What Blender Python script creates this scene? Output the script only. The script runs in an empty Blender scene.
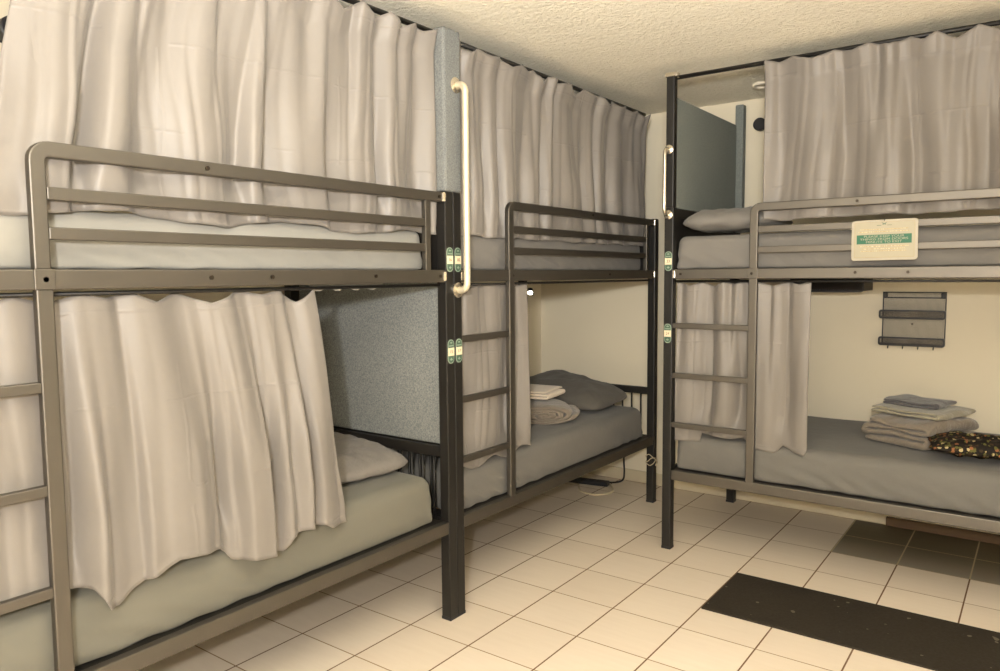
import bpy, bmesh, math, random
from mathutils import Vector, Matrix, noise
random.seed(7)
S = bpy.context.scene
C = S.collection
PI = math.pi

# ------------------------------------------------------------------ materials
def srgb(r, g, b):
    def f(c):
        c /= 255.0
        return c / 12.92 if c <= 0.04045 else ((c + 0.055) / 1.055) ** 2.4
    return (f(r), f(g), f(b), 1.0)

class NT:
    def __init__(self, name):
        self.m = bpy.data.materials.new(name); self.m.use_nodes = True
        self.t = self.m.node_tree
        self.b = self.t.nodes['Principled BSDF']
        self.out = self.t.nodes['Material Output']
    def n(self, kind, **kw):
        o = self.t.nodes.new(kind)
        for k, v in kw.items(): setattr(o, k, v)
        return o
    def l(self, a, b): self.t.links.new(a, b)
    def put(self, sock, v):
        if hasattr(v, 'node'): self.l(v, sock)
        else: sock.default_value = v
    def math(self, op, a, b=None, c=None, clamp=False):
        o = self.n('ShaderNodeMath', operation=op, use_clamp=clamp)
        self.put(o.inputs[0], a)
        if b is not None: self.put(o.inputs[1], b)
        if c is not None: self.put(o.inputs[2], c)
        return o.outputs[0]
    def mix(self, fac, a, b, blend='MIX'):
        o = self.n('ShaderNodeMix', data_type='RGBA', blend_type=blend)
        self.put(o.inputs[0], fac); self.put(o.inputs[6], a); self.put(o.inputs[7], b)
        return o.outputs[2]
    def coord(self): return self.n('ShaderNodeTexCoord').outputs['Object']
    def noise(self, vec, scale, detail=3, rough=0.5):
        o = self.n('ShaderNodeTexNoise'); self.l(vec, o.inputs['Vector'])
        o.inputs['Scale'].default_value = scale; o.inputs['Detail'].default_value = detail
        o.inputs['Roughness'].default_value = rough
        return o.outputs['Fac']
    def scale(self, vec, s):
        o = self.n('ShaderNodeMapping'); self.l(vec, o.inputs['Vector']); o.inputs['Scale'].default_value = s
        return o.outputs[0]
    def ramp(self, fac, stops, interp='LINEAR'):
        o = self.n('ShaderNodeValToRGB'); self.l(fac, o.inputs[0]); o.color_ramp.interpolation = interp
        e = o.color_ramp.elements
        while len(e) < len(stops): e.new(0.5)
        for k, (p, c) in enumerate(stops): e[k].position = p; e[k].color = c
        return o.outputs[0]
    def bump(self, h, strength, dist=0.01, normal=None):
        o = self.n('ShaderNodeBump'); self.l(h, o.inputs['Height'])
        o.inputs['Strength'].default_value = strength; o.inputs['Distance'].default_value = dist
        if normal is not None: self.l(normal, o.inputs['Normal'])
        return o.outputs[0]
    def set(self, **kw):
        nm = dict(col='Base Color', rough='Roughness', metal='Metallic', normal='Normal', spec='Specular IOR Level',
                  sheen='Sheen Weight', alpha='Alpha', emit='Emission Color', es='Emission Strength', coat='Coat Weight')
        for k, v in kw.items(): self.put(self.b.inputs[nm[k]], v)
        return self.m

def metal_paint(name, col, rough, metal, vary=0.25):
    t = NT(name); v = t.coord()
    f = t.noise(v, 9, 4)
    c2 = (col[0] * (1 - vary), col[1] * (1 - vary), col[2] * (1 - vary), 1)
    g = t.noise(v, 260, 2)
    return t.set(col=t.mix(f, c2, col), rough=rough, metal=metal, normal=t.bump(g, 0.06, 0.002))

def fabric(name, col, col2, rough=0.8, weave=900, wr=6, ws=0.25, sheen=0.1, crease=False, spec=0.25):
    t = NT(name); v = t.coord()
    f = t.noise(v, 4, 4)
    big = t.noise(v, wr, 4, 0.6)
    fine = t.noise(t.scale(v, (weave, weave, weave * .35)), 1, 2)
    n1 = t.bump(fine, 0.08, 0.002)
    n2 = t.bump(big, ws, 0.03, n1)
    c = t.mix(f, col, col2)
    c = t.mix(t.math('MULTIPLY', fine, 0.12), c, (col[0] * .6, col[1] * .6, col[2] * .6, 1))
    if crease:
        sx = t.n('ShaderNodeSeparateXYZ'); t.l(v, sx.inputs[0])
        wob = t.math('MULTIPLY', t.noise(v, 3, 2), 0.05)
        hs = None
        for ax, per in ((0, 0.34), (2, 0.26)):
            q = t.math('DIVIDE', t.math('ADD', sx.outputs[ax], wob), per)
            fr = t.math('ABSOLUTE', t.math('SUBTRACT', t.math('FRACT', q), 0.5))
            line = t.math('SUBTRACT', 1.0, t.math('MULTIPLY', fr, 40.0), clamp=True)
            hs = line if hs is None else t.math('MAXIMUM', hs, line)
        part = t.math('MULTIPLY', hs, t.math('GREATER_THAN', t.noise(v, 5, 1), 0.47))
        n2 = t.bump(part, 0.25, 0.004, n2)
    return t.set(col=c, rough=rough, normal=n2, sheen=sheen, spec=spec)

M = {}
M['black'] = metal_paint('black_paint', srgb(25, 23, 21), 0.5, 0.1)
M['gun'] = metal_paint('gunmetal_paint', srgb(106, 102, 96), 0.5, 0.95, 0.12)
M['chrome'] = metal_paint('brushed_steel', srgb(222, 214, 198), 0.25, 0.95, 0.1)
M['cream_bar'] = metal_paint('satin_steel_bar', srgb(214, 204, 180), 0.38, 0.5, 0.06)
M['bolt'] = metal_paint('dark_bolt', srgb(60, 52, 44), 0.4, 0.8)
M['curtain'] = fabric('curtain_cloth', srgb(122, 117, 112), srgb(112, 107, 102), 0.48, 700, 4, 0.13, 0.1, True, 0.38)
M['sheet_pale'] = fabric('pale_grey_sheet', srgb(142, 140, 134), srgb(133, 131, 125), 0.8, 800, 4, 0.18)
M['sheet_green'] = fabric('sage_grey_sheet', srgb(108, 106, 96), srgb(100, 98, 89), 0.75, 800, 3.5, 0.12)
M['sheet_mid'] = fabric('mid_grey_sheet', srgb(118, 115, 111), srgb(108, 105, 101), 0.8, 800, 5, 0.25)
M['sheet_dark'] = fabric('dark_grey_sheet', srgb(108, 106, 102), srgb(98, 96, 92), 0.8, 800, 5, 0.25)
M['pillow_pale'] = fabric('pale_pillow', srgb(122, 117, 111), srgb(112, 107, 102), 0.8, 800, 9, 0.4)
M['pillow_dark'] = fabric('charcoal_pillow', srgb(92, 89, 84), srgb(80, 77, 73), 0.85, 800, 9, 0.4)
M['blanket'] = fabric('grey_fleece', srgb(128, 118, 106), srgb(112, 103, 92), 0.95, 300, 18, 0.5, 0.3)
M['towel_pale'] = fabric('pale_grey_towel', srgb(146, 141, 124), srgb(134, 129, 113), 0.95, 300, 20, 0.4, 0.3)
M['cloth_blue'] = fabric('slate_blue_cloth', srgb(90, 88, 90), srgb(78, 77, 81), 0.95, 300, 20, 0.5, 0.3)
M['towel_white'] = fabric('white_towel', srgb(222, 208, 190), srgb(208, 194, 176), 0.95, 300, 20, 0.4, 0.3)
M['plastic_black'] = metal_paint('black_plastic', srgb(30, 30, 34), 0.5, 0.0)
M['cord_white'] = metal_paint('white_cord', srgb(205, 190, 160), 0.5, 0.0)
M['white_plastic'] = metal_paint('white_plastic', srgb(228, 220, 205), 0.4, 0.0, 0.06)
M['wood_under'] = metal_paint('plywood_deck', srgb(92, 68, 42), 0.7, 0.0)
M['green'] = metal_paint('green_print', srgb(22, 92, 66), 0.5, 0.0, 0.1)
M['tag_green'] = metal_paint('tag_green', srgb(66, 92, 76), 0.5, 0.0, 0.2)
M['tag_pale'] = metal_paint('tag_pale_rim', srgb(132, 148, 132), 0.5, 0.0, 0.1)
M['tag_cream'] = metal_paint('tag_cream', srgb(220, 206, 176), 0.5, 0.0, 0.05)
M['ink'] = metal_paint('brown_ink', srgb(122, 84, 60), 0.6, 0.0, 0.1)
M['ink_pale'] = metal_paint('pale_ink', srgb(160, 140, 100), 0.6, 0.0, 0.1)
def m_print():
    t = NT('fine_print'); v = t.coord()
    f = t.noise(t.scale(v, (230, 1, 60)), 1, 2)
    return t.set(col=t.mix(t.math('GREATER_THAN', f, .47), srgb(196, 187, 156), srgb(164, 140, 98)), rough=.5)
M['print'] = m_print()
M['sign_cream'] = metal_paint('sign_cream', srgb(158, 152, 132), 0.5, 0.0, 0.04)
M['sign_rim'] = metal_paint('sign_rim', srgb(162, 155, 140), 0.5, 0.0, 0.04)

def m_carpet(name, c1, c2):
    t = NT(name); v = t.coord()
    f = t.noise(v, 170, 3, 0.7); g = t.noise(v, 5, 3)
    c = t.ramp(f, [(0.3, c1), (0.7, c2)])
    c = t.mix(t.math('MULTIPLY', g, 0.3), c, c1)
    return t.set(col=c, rough=0.95, normal=t.bump(f, 0.5, 0.004), spec=0.1)
M['carpet'] = m_carpet('grey_carpet', srgb(92, 96, 98), srgb(146, 148, 144))
M['carpet_post'] = m_carpet('post_carpet', srgb(90, 93, 94), srgb(134, 136, 134))
M['carpet_dark'] = m_carpet('slate_carpet', srgb(104, 110, 108), srgb(136, 141, 137))

def m_mat():
    t = NT('rubber_mat'); v = t.coord()
    f = t.noise(v, 90, 3); s = t.noise(v, 22, 1)
    c = t.mix(f, srgb(40, 36, 30), srgb(58, 52, 44))
    c = t.mix(t.math('GREATER_THAN', s, 0.74), c, srgb(100, 92, 78))
    return t.set(col=c, rough=0.9, normal=t.bump(f, 0.5, 0.004), spec=0.15)
M['mat'] = m_mat()

def m_wall():
    t = NT('cream_wall'); v = t.coord()
    f = t.noise(v, 1.6, 3); g = t.noise(v, 60, 3)
    c = t.mix(f, srgb(224, 215, 194), srgb(214, 205, 184))
    return t.set(col=c, rough=0.75, normal=t.bump(g, 0.08, 0.003), spec=0.2)
M['wall'] = m_wall()

def m_ceiling():
    t = NT('popcorn_ceiling'); v = t.coord()
    g = t.noise(v, 42, 5, 0.65); big = t.noise(v, 14, 2)
    h = t.math('ADD', g, t.math('MULTIPLY', big, 0.4))
    c = t.mix(g, srgb(232, 225, 205), srgb(252, 248, 236))
    return t.set(col=c, rough=0.95, normal=t.bump(h, 0.9, 0.02), spec=0.05)
M['ceiling'] = m_ceiling()

def m_trim():
    t = NT('white_trim'); v = t.coord()
    f = t.noise(v, 6, 4)
    return t.set(col=t.mix(f, srgb(206, 194, 168), srgb(188, 176, 150)), rough=0.5)
M['trim'] = m_trim()

def m_floor():
    t = NT('floor_tiles'); v = t.coord()
    sx = t.n('ShaderNodeSeparateXYZ'); t.l(v, sx.inputs[0])
    x, y = sx.outputs[0], sx.outputs[1]
    px, py = 0.318, 0.3225
    qx = t.math('DIVIDE', t.math('SUBTRACT', x, -0.254), px)
    qy = t.math('DIVIDE', t.math('SUBTRACT', y, 2.601), py)
    fx = t.math('ABSOLUTE', t.math('SUBTRACT', t.math('FRACT', t.math('ADD', qx, 0.5)), 0.5))
    fy = t.math('ABSOLUTE', t.math('SUBTRACT', t.math('FRACT', t.math('ADD', qy, 0.5)), 0.5))
    gx = t.math('LESS_THAN', fx, 0.0105); gy = t.math('LESS_THAN', fy, 0.0085)
    gr = t.math('MAXIMUM', gx, gy)
    ix, iy = t.math('FLOOR', qx), t.math('FLOOR', qy)
    cb = t.n('ShaderNodeCombineXYZ'); t.l(ix, cb.inputs[0]); t.l(iy, cb.inputs[1])
    wn = t.n('ShaderNodeTexWhiteNoise', noise_dimensions='2D'); t.l(cb.outputs[0], wn.inputs[0])
    rot = t.n('ShaderNodeMapping'); t.l(v, rot.inputs[0]); rot.inputs['Rotation'].default_value = (0, 0, 0.5); rot.inputs['Scale'].default_value = (3, 26, 1)
    st = t.noise(rot.outputs[0], 1.5, 4, 0.6)
    c = t.mix(wn.outputs['Value'], srgb(220, 207, 190), srgb(229, 217, 201))
    c = t.mix(t.math('MULTIPLY', st, 0.35), c, srgb(194, 177, 154))
    # the two rows of replaced olive tiles along the far wall
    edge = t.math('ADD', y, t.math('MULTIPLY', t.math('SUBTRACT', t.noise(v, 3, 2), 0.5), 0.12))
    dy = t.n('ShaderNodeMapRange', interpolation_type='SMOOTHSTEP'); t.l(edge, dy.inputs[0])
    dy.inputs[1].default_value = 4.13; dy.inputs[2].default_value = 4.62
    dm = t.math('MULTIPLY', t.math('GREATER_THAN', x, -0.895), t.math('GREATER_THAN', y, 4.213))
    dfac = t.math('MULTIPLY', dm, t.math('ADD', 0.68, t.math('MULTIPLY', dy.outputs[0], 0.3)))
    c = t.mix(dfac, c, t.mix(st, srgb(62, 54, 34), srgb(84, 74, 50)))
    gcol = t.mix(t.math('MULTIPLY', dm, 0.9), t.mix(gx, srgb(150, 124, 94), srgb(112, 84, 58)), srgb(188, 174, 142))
    c = t.mix(gr, c, gcol)
    rough = t.math('ADD', 0.42, t.math('MULTIPLY', gr, 0.4))
    h = t.math('SUBTRACT', 1.0, gr)
    return t.set(col=c, rough=rough, normal=t.bump(h, 0.25, 0.002), spec=0.3)
M['floor'] = m_floor()

def m_floral():
    t = NT('floral_print'); v = t.coord()
    o = t.n('ShaderNodeTexVoronoi'); t.l(v, o.inputs['Vector']); o.inputs['Scale'].default_value = 72
    s = t.n('ShaderNodeSeparateColor'); t.l(o.outputs['Color'], s.inputs[0])
    c = t.ramp(s.outputs[0], [(0.0, srgb(28, 24, 20)), (0.42, srgb(52, 40, 26)), (0.58, srgb(84, 82, 42)), (0.74, srgb(128, 84, 54)), (0.84, srgb(160, 146, 108)), (0.92, srgb(34, 28, 24))], 'CONSTANT')
    d = t.math('GREATER_THAN', o.outputs['Distance'], 0.62)
    c = t.mix(d, c, srgb(24, 20, 18))
    return t.set(col=c, rough=0.8, normal=t.bump(t.noise(v, 14, 3), 0.5, 0.02), spec=0.2)
M['floral'] = m_floral()

def m_mesh():
    t = NT('fine_wire_mesh'); v = t.coord()
    sx = t.n('ShaderNodeSeparateXYZ'); t.l(v, sx.inputs[0])
    g = None
    for ax in (0, 2):
        fr = t.math('FRACT', t.math('MULTIPLY', sx.outputs[ax], 180.0))
        ln = t.math('LESS_THAN', fr, 0.2)
        g = ln if g is None else t.math('MAXIMUM', g, ln)
    return t.set(col=srgb(58, 52, 48), rough=0.5, metal=0.4, alpha=g)
M['mesh'] = m_mesh()

def m_glow():
    t = NT('warm_led'); return t.set(col=(1, .95, .8, 1), emit=(1.0, 0.93, 0.72, 1), es=25.0)
M['glow'] = m_glow()

# ------------------------------------------------------------------ mesh helpers
class MB:
    def __init__(s): s.v = []; s.f = []
    def box(s, x0, x1, y0, y1, z0, z1):
        b = len(s.v)
        for z in (z0, z1):
            for (x, y) in ((x0, y0), (x1, y0), (x1, y1), (x0, y1)): s.v.append((x, y, z))
        for q in ((0, 3, 2, 1), (4, 5, 6, 7), (0, 1, 5, 4), (1, 2, 6, 5), (2, 3, 7, 6), (3, 0, 4, 7)):
            s.f.append([b + i for i in q])
        return s
    def ribbon(s, path, t, y0, y1, closed=False):
        """flat bar bent along a path of (x, z): in-plane thickness t, depth y0..y1"""
        n = len(path); L = []; R = []
        for i in range(n):
            a = path[i - 1] if (i > 0 or closed) else path[i]
            c = path[(i + 1) % n] if (i < n - 1 or closed) else path[i]
            dx, dz = c[0] - a[0], c[1] - a[1]; l = math.hypot(dx, dz) or 1
            nx, nz = -dz / l, dx / l
            L.append((path[i][0] + nx * t / 2, path[i][1] + nz * t / 2)); R.append((path[i][0] - nx * t / 2, path[i][1] - nz * t / 2))
        b = len(s.v)
        for i in range(n):
            for (p, y) in ((L[i], y0), (R[i], y0), (R[i], y1), (L[i], y1)): s.v.append((p[0], y, p[1]))
        m = n if closed else n - 1
        for i in range(m):
            p, q = b + 4 * i, b + 4 * ((i + 1) % n)
            for k in range(4):
                k2 = (k + 1) % 4
                s.f.append([p + k, p + k2, q + k2, q + k])
        if not closed:
            s.f.append([b + 3, b + 2, b + 1, b]); e = b + 4 * (n - 1); s.f.append([e, e + 1, e + 2, e + 3])
        return s
    def tube(s, pts, r, n=12, caps=True):
        pts = [Vector(p) for p in pts]; b = len(s.v); up = None
        rr = r if isinstance(r, (list, tuple)) else [r] * len(pts)
        for i, p in enumerate(pts):
            d = (pts[min(i + 1, len(pts) - 1)] - pts[max(i - 1, 0)]).normalized()
            if up is None:
                up = Vector((0, 0, 1)) if abs(d.z) < .9 else Vector((1, 0, 0))
            up = (up - d * up.dot(d)).normalized(); w = d.cross(up)
            for k in range(n):
                a = 2 * PI * k / n
                s.v.append(tuple(p + (up * math.cos(a) + w * math.sin(a)) * rr[i]))
        for i in range(len(pts) - 1):
            for k in range(n):
                k2 = (k + 1) % n
                s.f.append([b + i * n + k, b + (i + 1) * n + k, b + (i + 1) * n + k2, b + i * n + k2][::-1])
        if caps:
            s.f.append([b + k for k in range(n)]); e = b + (len(pts) - 1) * n; s.f.append([e + k for k in range(n)][::-1])
        return s
    def cyl(s, p, d, r, h, n=20):
        p = Vector(p); d = Vector(d).normalized()
        return s.tube([p, p + d * h], r, n)
    def sphere(s, c, r, n=14, m=8, sc=(1, 1, 1)):
        pts = []; b = len(s.v)
        for j in range(m + 1):
            th = PI * j / m
            for k in range(n):
                a = 2 * PI * k / n
                s.v.append((c[0] + r * sc[0] * math.sin(th) * math.cos(a), c[1] + r * sc[1] * math.sin(th) * math.sin(a), c[2] + r * sc[2] * math.cos(th)))
        for j in range(m):
            for k in range(n):
                k2 = (k + 1) % n
                s.f.append([b + j * n + k, b + (j + 1) * n + k, b + (j + 1) * n + k2, b + j * n + k2])
        return s
    def poly_extrude(s, pts, y0, y1):
        """closed outline of (x, z) extruded in depth"""
        b = len(s.v); n = len(pts)
        for y in (y0, y1):
            for p in pts: s.v.append((p[0], y, p[1]))
        s.f.append([b + i for i in range(n)]); s.f.append([b + n + i for i in range(n)][::-1])
        for i in range(n):
            j = (i + 1) % n
            s.f.append([b + i, b + n + i, b + n + j, b + j])
        return s
    def grid(s, fn, nu, nv):
        b = len(s.v)
        for j in range(nv + 1):
            for i in range(nu + 1): s.v.append(tuple(fn(i / nu, j / nv)))
        for j in range(nv):
            for i in range(nu):
                a = b + j * (nu + 1) + i
                s.f.append([a, a + 1, a + nu + 2, a + nu + 1])
        return s
    def build(s, name, mat, parent=None, bevel=0, smooth=False, subsurf=0, solid=0, fix=True):
        me = bpy.data.meshes.new(name)
        bm = bmesh.new()
        vs = [bm.verts.new(v) for v in s.v]
        for f in s.f:
            try: bm.faces.new([vs[i] for i in f])
            except ValueError: pass
        if fix:
            bmesh.ops.remove_doubles(bm, verts=bm.verts, dist=1e-6)
            bmesh.ops.recalc_face_normals(bm, faces=bm.faces)
        bm.to_mesh(me); bm.free()
        if smooth:
            for p in me.polygons: p.use_smooth = True
        me.materials.append(M[mat] if isinstance(mat, str) else mat)
        o = bpy.data.objects.new(name, me); C.objects.link(o)
        if solid:
            md = o.modifiers.new('thick', 'SOLIDIFY'); md.thickness = solid; md.offset = 0
        if bevel:
            md = o.modifiers.new('bevel', 'BEVEL'); md.width = bevel; md.segments = 2; md.limit_method = 'ANGLE'
        if subsurf:
            md = o.modifiers.new('sub', 'SUBSURF'); md.levels = subsurf; md.render_levels = subsurf
        if parent is not None: o.parent = parent
        return o

def empty(name, loc=(0, 0, 0), rz=0):
    o = bpy.data.objects.new(name, None); C.objects.link(o)
    o.location = loc; o.rotation_euler = (0, 0, rz); o.empty_display_size = 0.2
    return o
def tag(o, label, cat, group=None):
    o['label'] = label; o['category'] = cat
    if group: o['group'] = group
    return o
def struct(o): o['kind'] = 'structure'; return o

def rrect(x0, x1, z0, z1, r, n=5):
    pts = []
    for (cx, cz, a0) in ((x1 - r, z1 - r, 0), (x0 + r, z1 - r, 90), (x0 + r, z0 + r, 180), (x1 - r, z0 + r, 270)):
        for k in range(n + 1):
            a = math.radians(a0 + 90 * k / n); pts.append((cx + r * math.cos(a), cz + r * math.sin(a)))
    return pts

def text_mesh(name, body, size, mat, parent, loc, rot, depth=0.0006, align='CENTER', xs=1.0):
    cu = bpy.data.curves.new(name, 'FONT'); cu.body = body; cu.size = size; cu.align_x = align; cu.align_y = 'CENTER'
    cu.extrude = depth; cu.space_line = 1.0
    tmp = bpy.data.objects.new(name + '_tmp', cu); C.objects.link(tmp)
    dg = bpy.context.evaluated_depsgraph_get(); dg.update()
    me = bpy.data.meshes.new_from_object(tmp.evaluated_get(dg))
    bpy.data.objects.remove(tmp); bpy.data.curves.remove(cu)
    me.materials.clear(); me.materials.append(M[mat])
    o = bpy.data.objects.new(name, me); C.objects.link(o)
    o.parent = parent; o.location = loc; o.rotation_euler = rot; o.scale = (xs, 1, 1)
    return o

# ------------------------------------------------------------------ room shell
XL, XR, YN, YF, ZC = -3.176, 2.3, -2.0, 4.875, 2.60
struct(MB().box(XL - .1, XR + .1, YN - .1, YF + .1, -0.08, 0).build('floor', 'floor'))
struct(MB().box(XL - .1, XR + .1, YN - .1, YF + .1, ZC, ZC + .08).build('ceiling', 'ceiling'))
struct(MB().box(XL - .1, XL, YN, YF, 0, ZC).build('wall_left', 'wall'))
struct(MB().box(XL - .1, XR + .1, YF, YF + .1, 0, ZC).build('wall_far', 'wall'))
struct(MB().box(XR, XR + .1, YN, YF, 0, ZC).build('wall_right', 'wall'))
struct(MB().box(XL - .1, XR + .1, YN - .1, YN, 0, ZC).build('wall_near', 'wall'))
struct(MB().box(XL, -0.725, YF - .013, YF, 0, .085).build('baseboard_far', 'trim', bevel=.004))
struct(MB().box(XL, XL + .013, YN, YF - .013, 0, .085).build('baseboard_left', 'trim', bevel=.004))
struct(MB().box(-0.725, XR, YF - .03, YF, 0, .05).build('trim_1', 'wood_under', bevel=.004))

# ------------------------------------------------------------------ bunk beds
# local frame: x along the bed, y into the bed (0 = aisle face), z up
L, D, PW = 2.06, 1.07, 0.05
ZB0, ZB1 = 1.472, 1.524      # upper beam
ZL0, ZL1 = 0.388, 0.442      # lower rail
def bolt(x, z, parent, mat='bolt', r=.007):
    return MB().cyl((x, 0.001, z), (0, -1, 0), r, .004, 10).build('bolt', mat, parent, smooth=False)
def number_tag(x, z, num, parent):
    w, h = .041, .103
    t = MB().poly_extrude(rrect(x - w / 2, x + w / 2, z - h / 2, z + h / 2, .02, 8), -.0015, .0).build('number_tag', 'tag_pale', parent)
    MB().poly_extrude(rrect(x - w / 2 + .004, x + w / 2 - .004, z - h / 2 + .004, z + h / 2 - .004, .016, 8), -.0022, -.0014).build('tag_field', 'tag_green', t)
    MB().box(x - w / 2 + .001, x + w / 2 - .001, -.003, -.0021, z - .018, z + .016).build('number_panel', 'tag_cream', t)
    text_mesh('number', num, .020, 'ink', t, (x, -.0032, z - .001), (PI / 2, 0, 0))
    MB().poly_extrude([(x - .009, z + .037), (x, z + .042), (x + .009, z + .037), (x, z + .034)], -.003, -.0021).build('crest', 'tag_pale', t)
    MB().box(x - .013, x + .013, -.003, -.0021, z + .022, z + .027).build('name_line', 'tag_pale', t)
    MB().poly_extrude([(x - .009, z - .034), (x, z - .027), (x + .009, z - .034), (x, z - .039)], -.003, -.0021).build('leaf_mark', 'tag_pale', t)
    return t
def grab_handle(parent, x, z0, z1, off, r, mat, fl=.026):
    path = []
    rb = .032
    path.append((x, 0.0, z0))
    for k in range(7):
        a = k / 6 * PI / 2
        path.append((x, -(off - rb) - rb * math.sin(a), z0 + rb - rb * math.cos(a)))
    for k in range(7):
        a = k / 6 * PI / 2
        path.append((x, -(off - rb) - rb * math.cos(a), z1 - rb + rb * math.sin(a)))
    path.append((x, 0.0, z1))
    h = MB().tube(path, r, 14).build('grab_handle', mat, parent, smooth=True)
    for z in (z0, z1):
        MB().tube([(x, 0.002, z), (x, -.006, z), (x, -.011, z)], [fl, fl, fl * .6], 20).build('handle_flange', 'chrome', h, smooth=False)
    return h

def make_bunk(name, loc, rz, sx, ends_ext, bolts, nums, handle=None, rod=(0.0, L), rodz=2.505):
    b = empty(name, loc, rz)
    # posts: aisle pair then back pair
    for (x, y) in ((0, 0), (L - PW, 0), (0, D - PW), (L - PW, D - PW)):
        MB().box(x, x + PW, y, y + PW, 0.012, 1.85).build('post', 'black', b, bevel=.004)
        MB().box(x - .001, x + PW + .001, y - .001, y + PW + .001, 0, .014).build('foot_cap', 'plastic_black', b, bevel=.002)
    for (x, y, z1) in ends_ext:
        MB().box(x + .003, x + PW - .003, y + .003, y + PW - .003, 1.85, z1).build('post_extension', 'black', b, bevel=.004)
    # rails along the aisle and along the wall
    MB().box(PW, L - PW, .002, .034, ZB0, ZB1).build('upper_side_rail', 'gun', b, bevel=.004)
    MB().box(PW, L - PW, .002, .034, ZL0, ZL1).build('lower_side_rail', 'gun', b, bevel=.004)
    MB().box(PW, L - PW, D - .034, D - .002, ZB0, ZB1).build('upper_back_rail', 'black', b, bevel=.004)
    MB().box(PW, L - PW, D - .034, D - .002, ZL0, ZL1).build('lower_back_rail', 'black', b, bevel=.004)
    for z in (ZB0, ZL0):
        MB().box(PW, L - PW, .034, .085, z + .034, z + .052).build('rail_ledge', 'black', b)
    # bunk bottoms
    for z in (ZB0 + .006, ZL0 + .012):
        sl = MB()
        for k in range(13):
            x = .06 + k * (L - .19) / 12
            sl.box(x, x + .07, .034, D - .034, z, z + .012)
        sl.box(.06, L - .06, D / 2 - .02, D / 2 + .02, z - .012, z + .002)
        sl.build('bed_slats', 'black', b)
    # head and foot ends
    for x in (.012, L - .012 - .026):
        for (z0, z1, zt0) in ((ZL0, ZL1, .715), (ZB0, ZB1, 1.80)):
            MB().box(x, x + .026, PW, D - PW, zt0, zt0 + .046).build('end_rail', 'black', b, bevel=.003)
            MB().box(x, x + .026, PW, D - PW, z0, z1).build('end_beam', 'black', b, bevel=.003)
            if z0 > 1:
                MB().box(x + .008, x + .018, PW, D - PW, z1, zt0).build('end_panel', 'black', b)
                continue
            for k in range(14):
                y = PW + .055 + k * (D - 2 * PW - .11) / 13
                MB().tube([(x + .013, y, z1 - .005), (x + .013, y, zt0 + .005)], .006, 8).build('spindle', 'black', b, smooth=True)
    # guardrail: bent tube frame plus two bars
    g = .040; zt = 1.845 - g / 2; r = .03
    path = [(sx + g / 2, ZB1 - .002), (sx + g / 2, zt - r)]
    for k in range(1, 7):
        a = k / 6 * PI / 2; path.append((sx + g / 2 + r - r * math.cos(a), zt - r + r * math.sin(a)))
    path.append((L - PW, zt))
    gr = MB().ribbon(path, g, .003, .029).build('guardrail', 'gun', b, bevel=.004)
    for (z0, z1) in ((1.699, 1.732), (1.599, 1.631)):
        MB().box(sx + g, 1.895, .006, .027, z0, z1).build('guard_bar', 'gun', gr, bevel=.003)
    MB().box(1.893, 1.923, .004, .028, ZB1 - .002, zt - g / 2 + .002).build('guard_upright', 'gun', gr, bevel=.003)
    # ladder: one stile hung from the beam, three rungs to the post
    la = MB().box(sx, sx + .042, .001, .027, ZL1 - .004, ZB0 + .003).build('ladder', 'gun', b, bevel=.004)
    MB().box(sx - .004, sx + .046, -.003, .004, ZB0, ZB1).build('joint_plate', 'gun', la, bevel=.002)
    for z in (1.225, .958, .69):
        MB().box(PW - .002, sx + .002, .004, .026, z - .014, z + .014).build('rung', 'gun', la, bevel=.003)
    # shiny corner brackets at the rail ends
    for (xa, z) in ((L - PW - .012, ZB0 + .006), (L - PW - .012, 1.807), (PW - .002, ZB0 + .006)):
        MB().box(xa, xa + .014, -.002, .012, z, z + .038).build('corner_bracket', 'chrome', b, bevel=.002)
    for (x, z) in bolts: bolt(x, z, b)
    # curtain rods
    a0, a1 = rod
    MB().tube([(a0, .062, rodz), (a1, .062, rodz)], .011, 10).build('curtain_rod', 'black', b, smooth=True)
    MB().tube([(PW, .040, ZB0 - .012), (L - PW, .040, ZB0 - .012)], .006, 8).build('lower_curtain_rod', 'black', b, smooth=True)
    for (x, z, n) in nums: number_tag(x, z, n, b)
    if handle: grab_handle(b, *handle)
    return b

b1 = make_bunk('bunk_bed', (-2.04, .392, 0), PI / 2, .433, [(L - PW, 0, 2.50), (0, 0, 2.50)],
               [(.456, 1.498), (.92, 1.50), (1.14, 1.50), (1.605, 1.50), (1.975, 1.498), (.92, 1.825), (1.975, 1.825)],
               [(L - PW / 2, 1.567, '16'), (L - PW / 2, 1.178, '15')], None, (-.02, L))
tag(b1, 'dark steel bunk bed nearest at left, its ladder cut by the left edge', 'bunk bed', 'grey steel bunk beds')
b2 = make_bunk('bunk_bed', (-2.04, 2.455, 0), PI / 2, .408, [(0, 0, 2.50)],
               [(.434, 1.498), (1.4, 1.50), (1.985, 1.498), (1.2, 1.825), (1.985, 1.825)],
               [(PW / 2, 1.567, '18'), (PW / 2, 1.178, '17')], (.020, 1.438, 2.292, .055, .0145, 'cream_bar', .033), (0, 1.97), 2.50)
tag(b2, 'dark steel bunk bed in the corner between the long grab bar and the far wall', 'bunk bed', 'grey steel bunk beds')
b3 = make_bunk('bunk_bed', (-1.66, 3.745, 0), 0, .450, [(0, 0, 2.54), (L - PW, 0, 2.54)],
               [(.093, 1.498), (.466, 1.498), (.939, 1.50), (1.154, 1.50), (.938, 1.825), (1.6, 1.5)],
               [(PW / 2, 1.567, '23'), (PW / 2, 1.183, '24')], (PW / 2 - .002, 1.81, 2.15, .055, .0095, 'chrome', .024), (0, L), 2.528)
tag(b3, 'grey steel bunk bed standing along the far wall with a notice on its guardrail', 'bunk bed', 'grey steel bunk beds')
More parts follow.
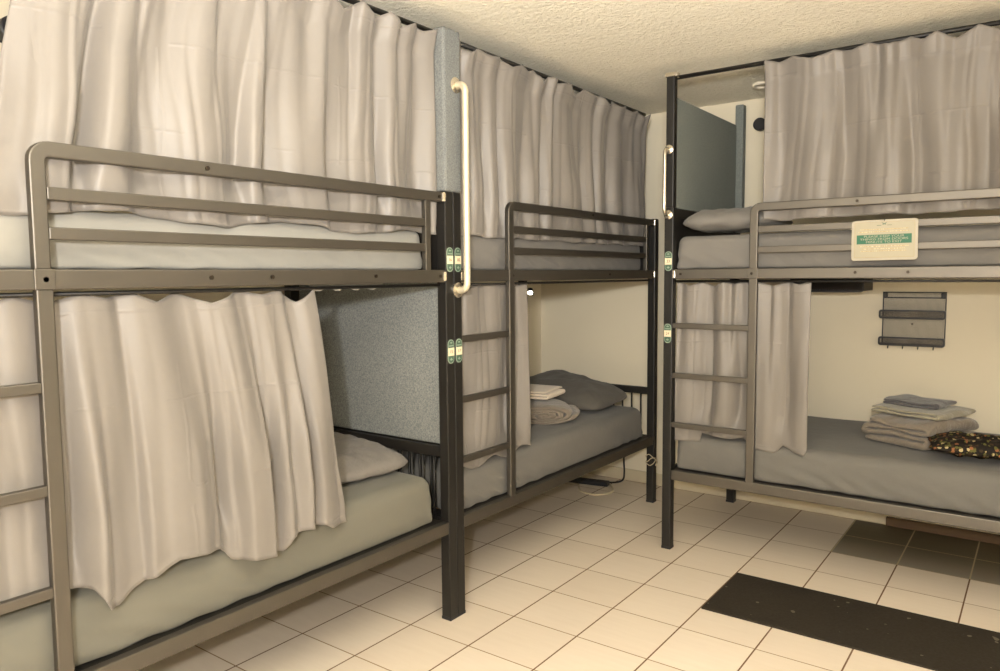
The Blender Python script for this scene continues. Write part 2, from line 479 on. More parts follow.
MB().box(-.004, .06, .0, .05, 2.522, 2.545).build('rod_clamp', 'chrome', b3, bevel=.004)
def scuffs(parent):
    for z in (1.13, 1.33): bolt(.026, z, parent, 'chrome', .004)

# ------------------------------------------------------------------ mattresses
def mattress(name, mat, loc, rz, lx, ly, z0, z1, label, seed, bulge=.012, r0=.05):
    mb = MB(); h = z1 - z0; half = Vector((lx / 2, ly / 2, h / 2))
    def surf(q):
        kz = min(1, max(0, (q.z + half.z) / h / .7)); r = .012 + (r0 - .012) * kz
        c = Vector([max(-half[k] + r, min(half[k] - r, q[k])) for k in range(3)])
        d = (q - c); d = d.normalized() if d.length > 1e-9 else Vector((0, 0, 1))
        p = c + d * r
        zz = (p.z + half.z) / h
        e = math.sin(PI * min(1, max(0, zz)))
        w = noise.noise(Vector((p.x * 2.1 + seed, p.y * 2.3, p.z * 4))) * .008 + bulge * .6 * e
        if zz < .6:                              # tucks pulled tight towards the rail
            k = (.6 - zz) / .6
            am = .5 + noise.noise(Vector((p.x * 2.2, p.y * 2.2, seed + 4.5)))
            w += .009 * k * max(0, am) * math.sin((p.x + p.y + p.z * 1.9) * 40 + 5 * noise.noise(Vector((p.x * 3, p.y * 3, seed))))
        p = p + d * w * min(1, .35 + zz * 3)
        return (p.x + half.x, p.y + half.y, max(p.z, -half.z) + (z0 + z1) / 2)
    nx, ny, nz = 110, 56, 16
    for sg in (-1, 1):
        mb.grid(lambda a, b: surf(Vector(((2 * a - 1) * half.x, (2 * b - 1) * half.y, sg * half.z))), nx, ny)
        mb.grid(lambda a, b: surf(Vector(((2 * a - 1) * half.x, sg * half.y, (2 * b - 1) * half.z))), nx, nz)
        mb.grid(lambda a, b: surf(Vector((sg * half.x, (2 * a - 1) * half.y, (2 * b - 1) * half.z))), ny, nz)
    bm = bmesh.new(); vs = [bm.verts.new(v) for v in mb.v]
    for f in mb.f: bm.faces.new([vs[q] for q in f])
    bmesh.ops.remove_doubles(bm, verts=bm.verts, dist=1e-5); bmesh.ops.recalc_face_normals(bm, faces=bm.faces)
    me = bpy.data.meshes.new(name); bm.to_mesh(me); bm.free()
    for p in me.polygons: p.use_smooth = True
    me.materials.append(M[mat])
    o = bpy.data.objects.new(name, me); C.objects.link(o)
    o.location = loc; o.rotation_euler = (0, 0, rz)
    tag(o, label, 'mattress', 'mattresses in fitted sheets')
    return o
RZ = PI / 2
mattress('mattress', 'sheet_green', (-2.04 - .052, .392 + .06, 0), RZ, 1.905, .96, .442, .648, 'mattress in sage grey fitted sheet on lower bunk of the nearest left bed', 1)
m1u = mattress('mattress', 'sheet_pale', (-2.04 - .075, .392 + .06, 0), RZ, 1.89, .95, 1.525, 1.69, 'pale sheeted mattress on the upper bunk nearest at left behind guardrail', 2, .006, .035)
mattress('mattress', 'sheet_dark', (-2.04 - .052, 2.455 + .06, 0), RZ, 1.895, .96, .442, .64, 'grey mattress on lower corner bunk with charcoal pillow and white towel', 3)
mattress('mattress', 'sheet_mid', (-2.04 - .075, 2.455 + .06, 0), RZ, 1.90, .95, 1.525, 1.70, 'grey mattress on the upper corner bunk beside the long grab bar', 4, .006, .035)
mattress('mattress', 'sheet_dark', (-1.66 + .06, 3.745 + .052, 0), 0, 1.92, .97, .442, .635, 'grey mattress on lower far-wall bunk under the folded blankets', 5)
mattress('mattress', 'sheet_mid', (-1.66 + .045, 3.745 + .066, 0), 0, 1.92, .95, 1.525, 1.70, 'grey mattress on upper far-wall bunk behind the notice', 6, .006, .04)
hem = MB()
def hemf(u, v):
    x = 1.33 + .36 * u
    return (x, .052 + .002 * math.sin(u * 9), ZB0 + .006 - v * (.02 + .010 * math.sin(u * 13) ** 2) * (1 if u > .0 else 0))
hem.grid(hemf, 40, 4)
hm = hem.build('sheet_edge', 'sheet_pale', m1u, smooth=True, solid=.002)
hm.matrix_parent_inverse = Matrix.Identity(4)
hm.location = (-.06, -.075, 0)

# ------------------------------------------------------------------ curtains
def interp(pts, x):
    if x <= pts[0][0]: return pts[0][1]
    for (a, b) in zip(pts, pts[1:]):
        if x <= b[0]:
            t = (x - a[0]) / (b[0] - a[0]); return a[1] + (b[1] - a[1]) * t
    return pts[-1][1]
def folds(seed, u0, u1, step):
    """irregular fold profile: list of (u, depth -1..1)"""
    rnd = random.Random(seed); out = []; u = u0 - .02; s = 1
    while u < u1 + .05:
        out.append((u, s * rnd.uniform(.45, 1.0))); s = -s
        u += step * (rnd.uniform(.22, .5) if rnd.random() < .6 else rnd.uniform(.6, 1.05))
    def f(x):
        for (a, b) in zip(out, out[1:]):
            if a[0] <= x <= b[0]:
                t = (x - a[0]) / (b[0] - a[0])
                s2 = t * t * (3 - 2 * t)                 # rounded ridges towards the room, tight valleys behind
                s2 = s2 ** 1.7 if b[1] > a[1] else 1 - (1 - s2) ** 1.7
                return a[1] + (b[1] - a[1]) * s2
        return 0
    return f
def profile(out):
    def f(x):
        x = min(max(x, out[0][0]), out[-1][0])
        for (a, b) in zip(out, out[1:]):
            if x <= b[0]:
                t = (x - a[0]) / (b[0] - a[0]); t = t * t * (3 - 2 * t)
                return a[1] + (b[1] - a[1]) * t
        return out[-1][1]
    return f
def curtain(name, loc, rz, u0, u1, ztop, zbot, yc, amp, step, seed, label, hooks, sag=.03, left=None, right=None, squeeze=None, nu=300, nv=60, lean=0.05, group=None, yb=None, ampb=None, lim=None, prof=None):
    """left/right: edge offsets in u as function of t (0 top .. 1 bottom)"""
    ft, fm, fb = folds(seed, u0 - .3, u1 + .3, step * .72), folds(seed + 50, u0 - .3, u1 + .3, step), folds(seed + 99, u0 - .3, u1 + .3, step * .3)
    if prof: fm = profile(prof)
    hs = [u0 + (u1 - u0) * k / hooks for k in range(hooks + 1)]
    rnd = random.Random(seed)
    hs = [h + (rnd.uniform(-.25, .25) * (u1 - u0) / hooks if 0 < k < hooks else 0) for k, h in enumerate(hs)]
    sags = [rnd.uniform(.25, 1.0) for _ in hs]
    def fn(a, t):
        u = u0 + (u1 - u0) * a
        zb = zbot(u) if callable(zbot) else zbot
        sg = 0
        for k in range(hooks):
            if hs[k] <= u <= hs[k + 1]:
                q = (u - hs[k]) / (hs[k + 1] - hs[k])
                sg = sag * sags[k] * (1 - abs(2 * q - 1)) ** .8
        z = (ztop - sg) + (zb - (ztop - sg)) * t
        uu = u + (left(t) if left else 0) * (1 - a) + (right(t) if right else 0) * a
        k = min(1, t * 1.6)
        sh = lean * noise.noise(Vector((u * 2.2, t * 1.3, seed)))
        d = ft(u) * (1 - k) * .8 + fm(u + sh * t) * (.25 + .75 * k) + fb(u + sh) * .06
        A = amp + ((ampb - amp) * t if ampb else 0)
        A *= (.55 + .45 * k)
        if squeeze:
            for (c, w, s) in squeeze: A *= 1 - s * math.exp(-((uu - c) / w) ** 2)
        sq = 1
        if squeeze:
            for (c, w, s) in squeeze: sq *= 1 - s * math.exp(-((uu - c) / w) ** 2)
        y = yc + ((yb - yc) * t * sq if yb is not None else 0) + d * A + .003 * noise.noise(Vector((u * 7, z * 5, seed)))
        y += .004 * math.exp(-((t - .97) / .02) ** 2)
        if ztop > 2: y -= .026 * max(0, 1 - t * 9)
        if lim:                                   # held between guardrail or rail and the mattress edge
            zl, ya, yb2 = lim
            k2 = min(1, max(0, (zl + .16 - z) / .16)); k2 = k2 * k2 * (3 - 2 * k2)
            mid = (ya + yb2) / 2; hw = (yb2 - ya) / 2
            y = y * (1 - k2) + (mid + hw * math.tanh((y - mid) / (hw * 1.3))) * k2
        return (uu, y, z)
    o = MB().grid(fn, nu, nv).build(name, 'curtain', None, smooth=True, solid=.003)
    o.location = loc; o.rotation_euler = (0, 0, rz)
    tag(o, label, 'curtain', group)
    return o
B1, B2, B3 = (-2.04, .392, 0), (-2.04, 2.455, 0), (-1.66, 3.745, 0)
GU, GL = 'curtains of the upper bunks', 'curtains of the lower bunks'
zb1 = lambda u: 1.672 + .012 * math.sin(u * 11) + .014 * noise.noise(Vector((u * 9, 1, 0)))
curtain('curtain', B1, RZ, .41, 2.0, 2.505, zb1, .064, .046, .20, 11,
        'large grey curtain over the upper bunk nearest at left', 11, .05, left=lambda t: .09 - .15 * t, group=GU, lean=.12, lim=(1.70, .034, .068))
curtain('curtain', B2, RZ, .075, 1.96, 2.50, lambda u: 1.675 + .01 * noise.noise(Vector((u * 8, 2, 0))), .060, .040, .20, 12,
        'grey curtain of the upper corner bunk, right of the carpeted post', 12, .05, right=lambda t: -.03 * math.sin(PI * min(1, t * 1.1)), group=GU, lim=(1.71, .034, .068))
curtain('curtain', B3, 0, .50, 2.0, 2.53, lambda u: 1.76 + .012 * noise.noise(Vector((u * 9, 3, 0))), .060, .040, .20, 13,
        'grey curtain of the upper far-wall bunk behind the notice', 10, .045, group=GU, lim=(1.74, .034, .066))
low1 = [(.05, .69), (.37, .69), (.50, .665), (.53, .60), (.56, .595), (.60, .62), (.66, .645), (.72, .675), (.80, .665), (.86, .655), (.89, .63), (.91, .60), (1.02, .585), (1.08, .575), (1.10, .62), (1.16, .632), (1.24, .62), (1.27, .60), (1.34, .598)]
curtain('curtain', B1, RZ, .06, 1.345, ZB0 - .012, lambda u: interp(low1, u), .056, .040, .21, 21,
        'bright grey curtain half drawn across the lower bunk nearest at left', 8, .055, right=lambda t: .10 * t ** .8, group=GL,
        squeeze=[(.45, .05, .8), (.23, .2, .5)], ampb=.056, yb=.01, lim=(.66, -.06, .056), prof=[(.06, .3), (.2, -.5), (.33, .4), (.43, .2), (.485, 1.0), (.535, -.9), (.575, 0), (.655, .35), (.675, -.4), (.80, -.75), (.865, .1), (.905, 1.1), (.935, .3), (.965, -.9), (1.04, -1.0), (1.075, 1.0), (1.09, .6), (1.125, -.6), (1.16, -.1), (1.2, -.9), (1.235, .7), (1.27, -.4), (1.345, .2)])
curtain('curtain', B2, RZ, .055, .61, ZB0 - .010, lambda u: .635 + .018 * math.sin(u * 25), .058, .030, .17, 22,
        'bunched grey curtain behind the ladder of the corner bunk', 4, .02, right=lambda t: .02 * t, group=GL, nu=180, lim=(.66, .033, .056))
low3 = [(.05, .60), (.19, .605), (.20, .655), (.36, .64), (.42, .655), (.47, .61), (.58, .595), (.62, .64), (.66, .62), (.72, .60), (.74, .635)]
curtain('curtain', B3, 0, .055, .735, ZB0 - .010, lambda u: interp(low3, u), .058, .034, .17, 23,
        'gathered grey curtain behind the ladder of the far-wall bunk', 6, .045, group=GL, nu=220, lim=(.66, .033, .056))

# ------------------------------------------------------------------ carpeted divider panels and post cover
def panel(loc, sz, mat, label):
    o = MB().box(-sz[0] / 2, sz[0] / 2, -sz[1] / 2, sz[1] / 2, 0, sz[2]).build('divider_panel', mat, bevel=.004)
    o.location = loc
    return tag(o, label, 'panel', 'carpeted divider panels')
panel((-2.575, 2.4525, .764), (.955, .008, ZB0 - .766), 'carpet', 'pale grey carpeted panel dividing the two left lower bunks')
panel((-2.575, 2.4525, 1.85), (.955, .008, .56), 'carpet', 'grey carpeted panel dividing the two left upper bunks behind curtains')
panel((-1.640, 3.745 + D / 2, 1.85), (.022, D - .11, .58), 'carpet_dark', 'slate carpeted panel at the end of the upper far-wall bunk')
pc = MB().box(-1.640, -1.588, 3.745 + D - .054, 3.745 + D + .002, 1.852, 2.555).build('post_cover', 'carpet_dark', bevel=.006)
tag(pc, 'narrow slate carpeted upright against the far wall behind the dark panel', 'post cover', 'carpeted post covers')
w = MB().box(-2.094, -2.034, 2.398, 2.510, 1.850, 2.518).build('post_cover', 'carpet_post', bevel=.012)
tag(w, 'grey carpet wrapped square post cover behind the long grab bar', 'post cover', 'carpeted post covers')

# ------------------------------------------------------------------ pillows
def pillow(name, mat, loc, rot, sx, sy, h, seed, label, cat='pillow', corner=.16, group='pillows', wr=.02):
    def side(sgn):
        def f(a, b):
            x, y = 2 * a - 1, 2 * b - 1
            ex = 1 - corner * (1 - abs(y) ** 2.2) * .35; ey = 1 - corner * (1 - abs(x) ** 2.2) * .35
            e = max(0, (1 - abs(x) ** 2.8)) ** .5 * max(0, (1 - abs(y) ** 2.8)) ** .5
            z = sgn * h / 2 * e
            wv = noise.noise(Vector((x * 2.4 + seed, y * 2.4, sgn))) * wr * e + noise.noise(Vector((x * 6 + seed, y * 6, sgn))) * wr * .4 * e
            kx = math.sqrt(1 - .30 * y ** 4 * abs(x) ** .5); ky = math.sqrt(1 - .30 * x ** 4 * abs(y) ** .5)
            return (x * sx / 2 * ex * kx, y * sy / 2 * ey * ky, z * (1 if sgn > 0 else .6) + wv)
        return f
    m = MB().grid(side(1), 44, 34).grid(side(-1), 44, 34)
    # piped seam lip
    o = m.build(name, mat, smooth=True)
    o.location = loc; o.rotation_euler = rot
    return tag(o, label, cat, group)
pillow('pillow', 'pillow_pale', (-2.53, 2.195, .694), (math.radians(2), math.radians(2), math.radians(-6)), .66, .46, .14, 3, 'grey pillow by the headboard of the nearest left lower bunk')
pillow('pillow', 'pillow_dark', (-2.50, 4.20, .742), (math.radians(6), math.radians(9), math.radians(-4)), .70, .48, .15, 5, 'charcoal pillow leaning on the headboard of the corner bunk')
pillow('pillow', 'sheet_mid', (-1.365, 4.03, 1.768), (0, 0, math.radians(2)), .54, .46, .15, 8, 'grey pillow lying on the upper far-wall bunk')
pillow('cushion', 'floral', (-.155, 4.05, .690), (math.radians(0), math.radians(2), math.radians(12)), .66, .36, .10, 12, 'dark floral print cushion cut by the right edge', 'cushion', .5, None, .03)

# ------------------------------------------------------------------ folded and rolled textiles
def ribbon_path(n, ln, t, r):
    """serpentine: n layers of length ln, thickness t"""
    pts = []
    for k in range(n):
        z = t / 2 + k * t * 1.04
        xs = (0, ln) if k % 2 == 0 else (ln, 0)
        for q in range(9):
            pts.append((xs[0] + (xs[1] - xs[0]) * q / 8, z))
        if k < n - 1:
            cx = xs[1]; sg = 1 if xs[1] > 0 else -1
            for q in range(1, 5):
                a = -PI / 2 + PI * q / 5
                pts.append((cx + sg * t * .52 * math.cos(a), z + t * .52 + t * .52 * math.sin(a)))
    return pts
def folded(name, mat, loc, rz, ln, wd, n, t, seed, label, cat, group=None, wob=.008, tuck=.82):
    pts = ribbon_path(n, ln, t, 0); N = len(pts)
    tt = t * tuck
    Lp, Rp = [], []
    for i in range(N):
        a, c = pts[max(i - 1, 0)], pts[min(i + 1, N - 1)]
        dx, dz = c[0] - a[0], c[1] - a[1]; l = math.hypot(dx, dz) or 1
        nx, nz = -dz / l, dx / l
        Lp.append((pts[i][0] + nx * tt / 2, pts[i][1] + nz * tt / 2)); Rp.append((pts[i][0] - nx * tt / 2, pts[i][1] - nz * tt / 2))
    loop = Lp + Rp[::-1]; m = len(loop); nv = 18; mb = MB()
    top = n * t * 1.04
    def pos(i, j):
        x, z = loop[i]; y = wd * (j / nv - .5)
        e = abs(2 * j / nv - 1)
        q = Vector((x * 9 + seed, y * 8, z * 14))
        x2 = x - ln / 2 + wob * noise.noise(q); y2 = y * (1 + .05 * noise.noise(Vector((x * 5, z * 22, seed))))
        z2 = z * (1 - .14 * e ** 4 * (z / top)) + wob * .7 * noise.noise(q + Vector((9, 3, 1))) * min(1, z / t)
        return (x2, y2, max(z2, .0005))
    for j in range(nv + 1):
        for i in range(m): mb.v.append(pos(i, j))
    for j in range(nv):
        for i in range(m):
            i2 = (i + 1) % m
            mb.f.append([j * m + i, j * m + i2, (j + 1) * m + i2, (j + 1) * m + i])
    for j in (0, nv):
        for i in range(N - 1):
            mb.f.append([j * m + i, j * m + i + 1, j * m + m - 2 - i, j * m + m - 1 - i])
    o = mb.build(name, mat, smooth=True, subsurf=1)
    o.location = loc; o.rotation_euler = (0, 0, rz)
    return tag(o, label, cat, group)
zt = .640
folded('folded_blanket', 'blanket', (-.50, 4.29, zt), math.radians(-26), .31, .42, 4, .034, 2, 'grey fleece blanket, thick bottom layer of the stack on far bunk', 'blanket', None, .03)
folded('folded_towel', 'towel_pale', (-.50, 4.32, zt + .143), math.radians(-20), .34, .36, 2, .017, 4, 'pale grey folded towel in the middle of the stack', 'towel', None, .018)
folded('folded_cloth', 'cloth_blue', (-.52, 4.35, zt + .179), math.radians(-16), .25, .24, 2, .016, 6, 'slate blue folded cloth on top of the stack', 'cloth', None, .022)
folded('folded_towel', 'towel_white', (-2.56, 3.76, zt + .125), math.radians(10), .38, .28, 3, .018, 8, 'white folded towel on the rolled blanket by the charcoal pillow', 'towel', None, .006)
def rolled(name, mat, loc, rz, w, h, ln, turns, seed, label):
    N = 26 * turns; A = []; B = []
    for i in range(N + 1):
        a = 2 * PI * i / 26; f = .12 + .88 * i / N; g = f - .72 * .88 / turns
        wv = 1 + .05 * noise.noise(Vector((math.cos(a) * 1.5, math.sin(a) * 1.5, i * .08 + seed)))
        A.append((math.cos(a) * f * wv, math.sin(a) * f * wv)); B.append((math.cos(a) * max(g, .02) * wv, math.sin(a) * max(g, .02) * wv))
    loop = A + B[::-1]; m = len(loop); nv = 10; mb = MB()
    for j in range(nv + 1):
        y = (j / nv - .5) * ln; e = 1 - .12 * abs(2 * j / nv - 1) ** 3
        for (cx, cz) in loop:
            r = math.hypot(cx, cz)
            mb.v.append((cx * w / 2 * e, y - (.03 * (1 - r) if j == 0 else 0), max(.0005, (cz * h / 2 + h / 2) * (.98 if e > .95 else e + .02) + .003 * noise.noise(Vector((cx * 4, y * 9, cz * 4))))))
    for j in range(nv):
        for i in range(m):
            i2 = (i + 1) % m
            mb.f.append([j * m + i, j * m + i2, (j + 1) * m + i2, (j + 1) * m + i])
    for j in (0, nv):
        for i in range(N): mb.f.append([j * m + i, j * m + i + 1, j * m + m - 2 - i, j * m + m - 1 - i])
    o = mb.build(name, mat, smooth=True)
    o.location = loc; o.rotation_euler = (0, 0, rz)
    return tag(o, label, 'blanket')
rolled('rolled_blanket', 'blanket', (-2.41, 3.70, zt), math.radians(38), .44, .125, .34, 4, 3, 'grey rolled blanket under the white towel on corner bunk')

# ------------------------------------------------------------------ reading lamps, ceiling lamp
def lamp_puck(loc, axis, r, h, label):
    t = empty('reading_lamp', loc); ax = Vector(axis)
    MB().cyl((0, 0, 0), ax, r * .7, .012, 24).build('base', 'plastic_black', t, bevel=.002)
    MB().tube([ax * .01, ax * (.01 + h * .4)], r * .35, 14).build('neck', 'plastic_black', t, smooth=True)
    MB().tube([ax * (.01 + h * .35), ax * (.01 + h * .45), ax * (.01 + h), ax * (.014 + h)], [r * .8, r, r, r * .85], 28).build('lamp_head', 'plastic_black', t, smooth=False)
    return tag(t, label, 'lamp', 'black bedside reading lamps')
lamp_puck((-1.505, YF, 2.43), (0, -1, 0), .040, .05, 'round black reading lamp on the far wall beside upper curtain')
lamp_puck((XL, 1.215, 2.405), (1, 0, 0), .045, .10, 'black reading lamp on the left wall at the top left edge')
t = empty('reading_lamp', (-3.03, 4.44, 1.30))
MB().box(-.03, .012, -.02, .02, -.05, .05).build('clamp', 'plastic_black', t, bevel=.006)
MB().tube([(0, 0, .04), (.02, -.01, .075), (.05, -.02, .085), (.066, -.026, .078)], .009, 12).build('gooseneck', 'plastic_black', t, smooth=True)
MB().tube([(.052, -.018, .098), (.066, -.032, .066)], [.022, .026], 20).build('lamp_head', 'plastic_black', t, smooth=False)
MB().sphere((.074, -.046, .074), .019, 16, 8, (1, 1, .7)).build('led_lens', 'glow', t, smooth=True)
tag(t, 'lit black reading lamp on the back post of the corner bunk', 'lamp', 'black bedside reading lamps')
t = empty('ceiling_light', (-1.385, 4.51, ZC))
ring = MB()
def ringf(a, b):
    an = 2 * PI * a; rr = .058 + .014 * math.cos(2 * PI * b); return (rr * math.cos(an), rr * math.sin(an), -.008 + .010 * math.sin(2 * PI * b))
ring.grid(ringf, 40, 10).build('trim_ring', 'white_plastic', t, smooth=True)
MB().cyl((0, 0, -.002), (0, 0, -1), .05, .004, 30).build('lens', 'trim', t)
tag(t, 'small round white ceiling light above the upper far bunk', 'ceiling light')

# ------------------------------------------------------------------ wall racks under the far bunk
def wall_rack(loc, label):
    t = empty('wall_rack', loc)
    w, h = .318, .30
    MB().ribbon([(-w / 2, 0), (-w / 2, h), (w / 2, h), (w / 2, 0)], .008, -.006, .0, True).build('frame', 'plastic_black', t)
    MB().box(-w / 2, w / 2, -.004, -.002, 0, h).build('mesh_panel', 'mesh', t)
    MB().box(-w / 2, w / 2, -.009, -.003, h - .035, h - .028).build('top_bar', 'plastic_black', t)
    for x in (-w / 2 + .012, w / 2 - .012):
        MB().box(x - .011, x + .011, -.016, 0, h - .034, h).build('hanger', 'plastic_black', t, bevel=.003)
    for z in (.155, .0):
        tr = MB()
        tr.ribbon(rrect(-w / 2 - .004, w / 2 + .004, z, z + .042, .008, 3), .009, -.088, -.08, True)
        for x in (-w / 2, w / 2): tr.box(x - .003, x + .003, -.085, 0, z, z + .008)
        for x in (-w / 2, w / 2): tr.box(x - .003, x + .003, -.085, 0, z + .034, z + .042)
        to = tr.build('tray', 'plastic_black', t)
        MB().box(-w / 2, w / 2, -.085, -.083, z + .004, z + .038).build('tray_mesh', 'mesh', to)
        MB().box(-w / 2, w / 2, -.083, -.004, z + .002, z + .004).build('tray_floor', 'mesh', to)
    for k in range(4):
        x = -w / 2 + .045 + k * .076
        MB().tube([(x, -.086, .002), (x, -.09, -.014), (x, -.098, -.018), (x, -.105, -.010)], .003, 8).build('hook', 'plastic_black', t, smooth=True)
    MB().cyl((-.005, -.003, .118), (0, -1, 0), .005, .005, 10).build('screw', 'bolt', t)
    return tag(t, label, 'wall rack')
wall_rack((-.622, YF, 1.083), 'black mesh wall rack with two trays on the wall above far lower bunk')
t = empty('hanging_tray', (-1.02, 4.56, 1.395))
MB().ribbon(rrect(-.20, .185, .0, .075, .016, 5), .014, -.012, .0, True).build('front_frame', 'plastic_black', t)
MB().box(-.195, .18, -.008, -.006, .004, .07).build('front_mesh', 'mesh', t)
for x in (-.192, .177): MB().box(x - .005, x + .005, 0, .30, .0, .075).build('side', 'plastic_black', t)
MB().box(-.195, .18, 0, .30, .0, .004).build('tray_floor', 'mesh', t)
MB().box(-.195, .18, .298, .305, 0, .075).build('back_frame', 'plastic_black', t)
tag(t, 'black wire tray hanging under the upper far-wall bunk beside the curtain', 'tray')

# ------------------------------------------------------------------ the notice on the guardrail
t = empty('notice_sign', (-.605, 3.745 - .004, 1.644)); t.rotation_euler = (0, math.radians(-.5), 0)
W, H = .268, .181
MB().poly_extrude(rrect(-W / 2, W / 2, -H / 2, H / 2, .014, 6), -.004, 0).build('board', 'sign_rim', t)
MB().poly_extrude(rrect(-W / 2 + .010, W / 2 - .010, -H / 2 + .010, H / 2 - .010, .006, 4), -.0048, -.0039).build('paper', 'sign_cream', t)
bl = MB()
x0, x1, z0, z1 = -W / 2 + .014, W / 2 - .014, -H / 2 + .014, H / 2 - .010
bl.ribbon([(x0, z0), (x0, z1), (x1, z1), (x1, z0)], .0012, -.0052, -.0047, True).build('border_line', 'ink_pale', t)
MB().box(-W / 2 + .022, W / 2 - .024, -.0054, -.0047, -.0165, .0245).build('green_band', 'green', t)
for k, s in enumerate(('PLEASE KEEP YOUR', 'THINGS FROM DOORS', 'MINUTE TO EXIT')):
    text_mesh('lettering', s, .0138, 'sign_cream', t, (-.001, -.0058, .0165 - k * .0125), (PI / 2, 0, 0), .0003, xs=1.38)
em = MB()
em.poly_extrude([(-.012, .079), (-.004, .076), (0, .0725), (.004, .076), (.012, .079), (.005, .072), (.008, .067), (0, .0695), (-.008, .067), (-.005, .072)], -.0056, -.0047)
em.build('emblem', 'tag_green', t)
for xa in (-.03, .012): MB().box(xa, xa + .018, -.0054, -.0047, .0645, .0665).build('emblem_line', 'tag_green', t)
for (z, a, b_) in ((.047, -.10, .095), (.036, -.105, .10), (-.029, -.10, .10), (-.040, -.09, .085), (-.050, -.095, .09)):
    MB().box(a, b_, -.0053, -.0047, z, z + .0030).build('fine_print', 'print', t)
MB().tube([(0, -.004, .084), (0, -.006, .09), (0, .012, .094), (0, .034, .085)], .0015, 8).build('zip_tie', 'plastic_black', t, smooth=True)
tag(t, 'cream notice with green lettered band hung on the guardrail', 'sign')

# ------------------------------------------------------------------ floor things
m = MB().box(-1.2, 1.25, 3.145, 3.63, .0005, .008).build('floor_mat', 'mat', bevel=.002)
tag(m, 'long black rubber runner mat on the tiled floor', 'mat')
t = empty('power_strip', (-2.60, 4.62, 0), math.radians(10))
bpy.context.view_layer.update()
MB().box(-.16, .14, -.028, .028, .002, .036).build('body', 'plastic_black', t, bevel=.006)
for k in range(4): MB().box(-.12 + k * .06, -.085 + k * .06, -.016, .016, .035, .038).build('socket', 'plastic_black', t)
tag(t, 'black power strip on the floor under the corner bunk', 'power strip')
def spline(pts, n=8):
    out = []; P = [Vector(p) for p in pts]
    for i in range(len(P) - 1):
        a, b_, c, d = P[max(i - 1, 0)], P[i], P[i + 1], P[min(i + 2, len(P) - 1)]
        for k in range(n):
            s = k / n
            out.append(.5 * ((2 * b_) + (c - a) * s + (2 * a - 5 * b_ + 4 * c - d) * s * s + (3 * b_ - a - 3 * c + d) * s ** 3))
    out.append(P[-1]); return out
ci = t.matrix_basis.inverted()
c1 = MB().tube([ci @ q for q in spline([(-2.51, 4.66, .02), (-2.46, 4.74, .008), (-2.44, 4.82, .012), (-2.445, 4.853, .06), (-2.45, 4.855, .16), (-2.44, 4.855, .30), (-2.45, 4.855, .46)])], .007, 8).build('power_cord', 'plastic_black', t, smooth=True)
c2 = MB().tube(spline([(-2.66, 4.56, .006), (-2.56, 4.42, .006), (-2.44, 4.40, .006), (-2.37, 4.50, .006), (-2.42, 4.62, .006), (-2.52, 4.70, .006), (-2.66, 4.69, .006), (-2.80, 4.60, .006)]), .006, 8).build('cable', 'cord_white', smooth=True)
tag(c2, 'looped white cable lying on the floor by the power strip', 'cable')
# twine knotted round the corner bunk's outer post
tw = []
for k in range(70):
    a = k / 70 * 2 * PI * 3
    cx, cy = -2.065, 4.49
    s_ = max(abs(math.cos(a)), abs(math.sin(a))); rr = .0295 / s_
    tw.append((cx + rr * math.cos(a), cy + rr * math.sin(a), .245 + k / 70 * .07 + .014 * math.sin(a * 2.3)))
tb = MB().tube(tw, .003, 6).build('twine', 'cord_white', smooth=True)
tag(tb, 'white twine wound round the foot of the corner bunk post', 'twine')

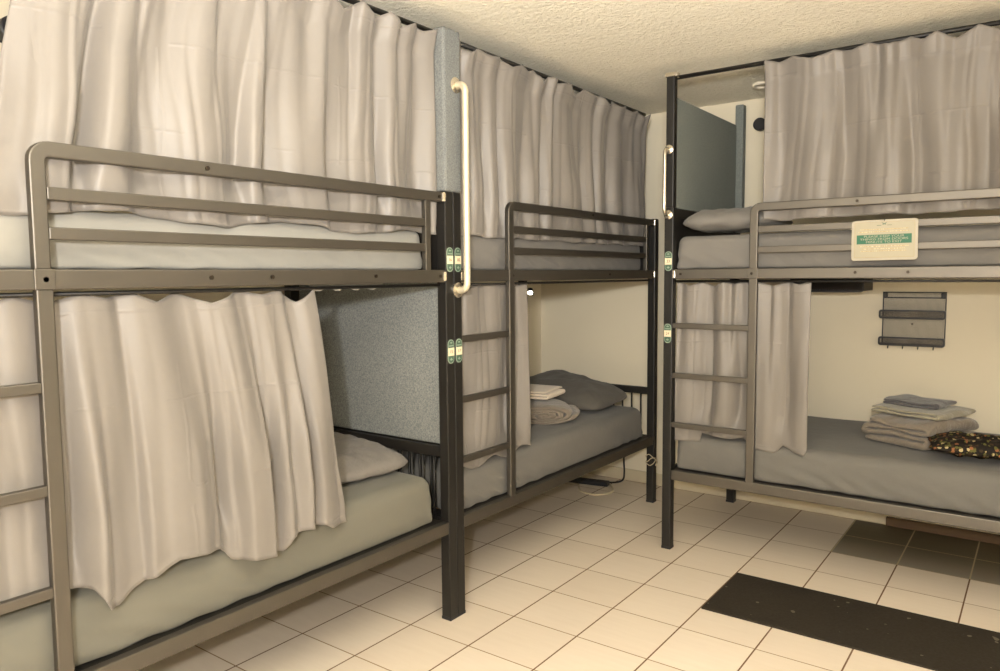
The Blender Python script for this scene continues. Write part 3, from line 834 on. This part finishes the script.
# ------------------------------------------------------------------ camera
cam = bpy.data.cameras.new('camera'); co = bpy.data.objects.new('camera', cam); C.objects.link(co)
F, PITCH, YAW, ROLL = 747.87, math.radians(4.6105), math.radians(36.2624), math.radians(.456)
cam.sensor_width = 36; cam.lens = 36 * F / 1000
fw = Vector((-math.sin(YAW) * math.cos(PITCH), math.cos(YAW) * math.cos(PITCH), -math.sin(PITCH)))
rt = Vector((math.cos(YAW), math.sin(YAW), 0)); dn = fw.cross(rt)
r2 = rt * math.cos(ROLL) + dn * math.sin(ROLL); d2 = -rt * math.sin(ROLL) + dn * math.cos(ROLL)
mw = Matrix((r2, -d2, -fw)).transposed().to_4x4(); mw.translation = (0, 0, 1.5)
co.matrix_world = mw
cam.clip_start = .02
S.camera = co

# ------------------------------------------------------------------ light
def point(name, loc, power, col, r):
    l = bpy.data.lights.new(name, 'POINT'); l.energy = power; l.color = col; l.shadow_soft_size = r
    o = bpy.data.objects.new(name, l); C.objects.link(o); o.location = loc; return o
def area(name, loc, rot, power, col, sx, sy):
    l = bpy.data.lights.new(name, 'AREA'); l.shape = 'RECTANGLE'; l.energy = power; l.color = col; l.size = sx; l.size_y = sy
    o = bpy.data.objects.new(name, l); C.objects.link(o); o.location = loc; o.rotation_euler = rot; return o
point('flash', (.2, -.6, 1.775), 320, (1.0, .97, .93), .05)
area('ceiling_fixture', (-.1, 2.0, 2.57), (0, 0, 0), 8, (1.0, .92, .80), .7, .7)
area('ceiling_fill', (-.5, .9, 2.0), (PI, 0, 0), 60, (1.0, .96, .88), .5, .5)  # unseen upward-facing fill, added only to brighten the ceiling; no lamp hangs here
sl = bpy.data.lights.new('ceiling_fill_spot', 'SPOT'); sl.energy = 460; sl.color = (1.0, .96, .88); sl.spot_size = math.radians(75); sl.spot_blend = 1.0; sl.shadow_soft_size = .15  # added fill spot, lifts the ceiling and upper left curtains like bounced flash
so = bpy.data.objects.new('ceiling_fill_spot', sl); C.objects.link(so); so.location = (.2, -.4, 1.8)
so.rotation_euler = (Vector((-1.7, 2.2, 2.75)) - so.location).to_track_quat('-Z', 'Y').to_euler()
w = bpy.data.worlds.new('world'); S.world = w; w.use_nodes = True
w.node_tree.nodes['Background'].inputs[0].default_value = (.9, .85, .75, 1)
w.node_tree.nodes['Background'].inputs[1].default_value = .1
S.view_settings.view_transform = 'Standard'
S.view_settings.look = 'None'
S.view_settings.exposure = 0
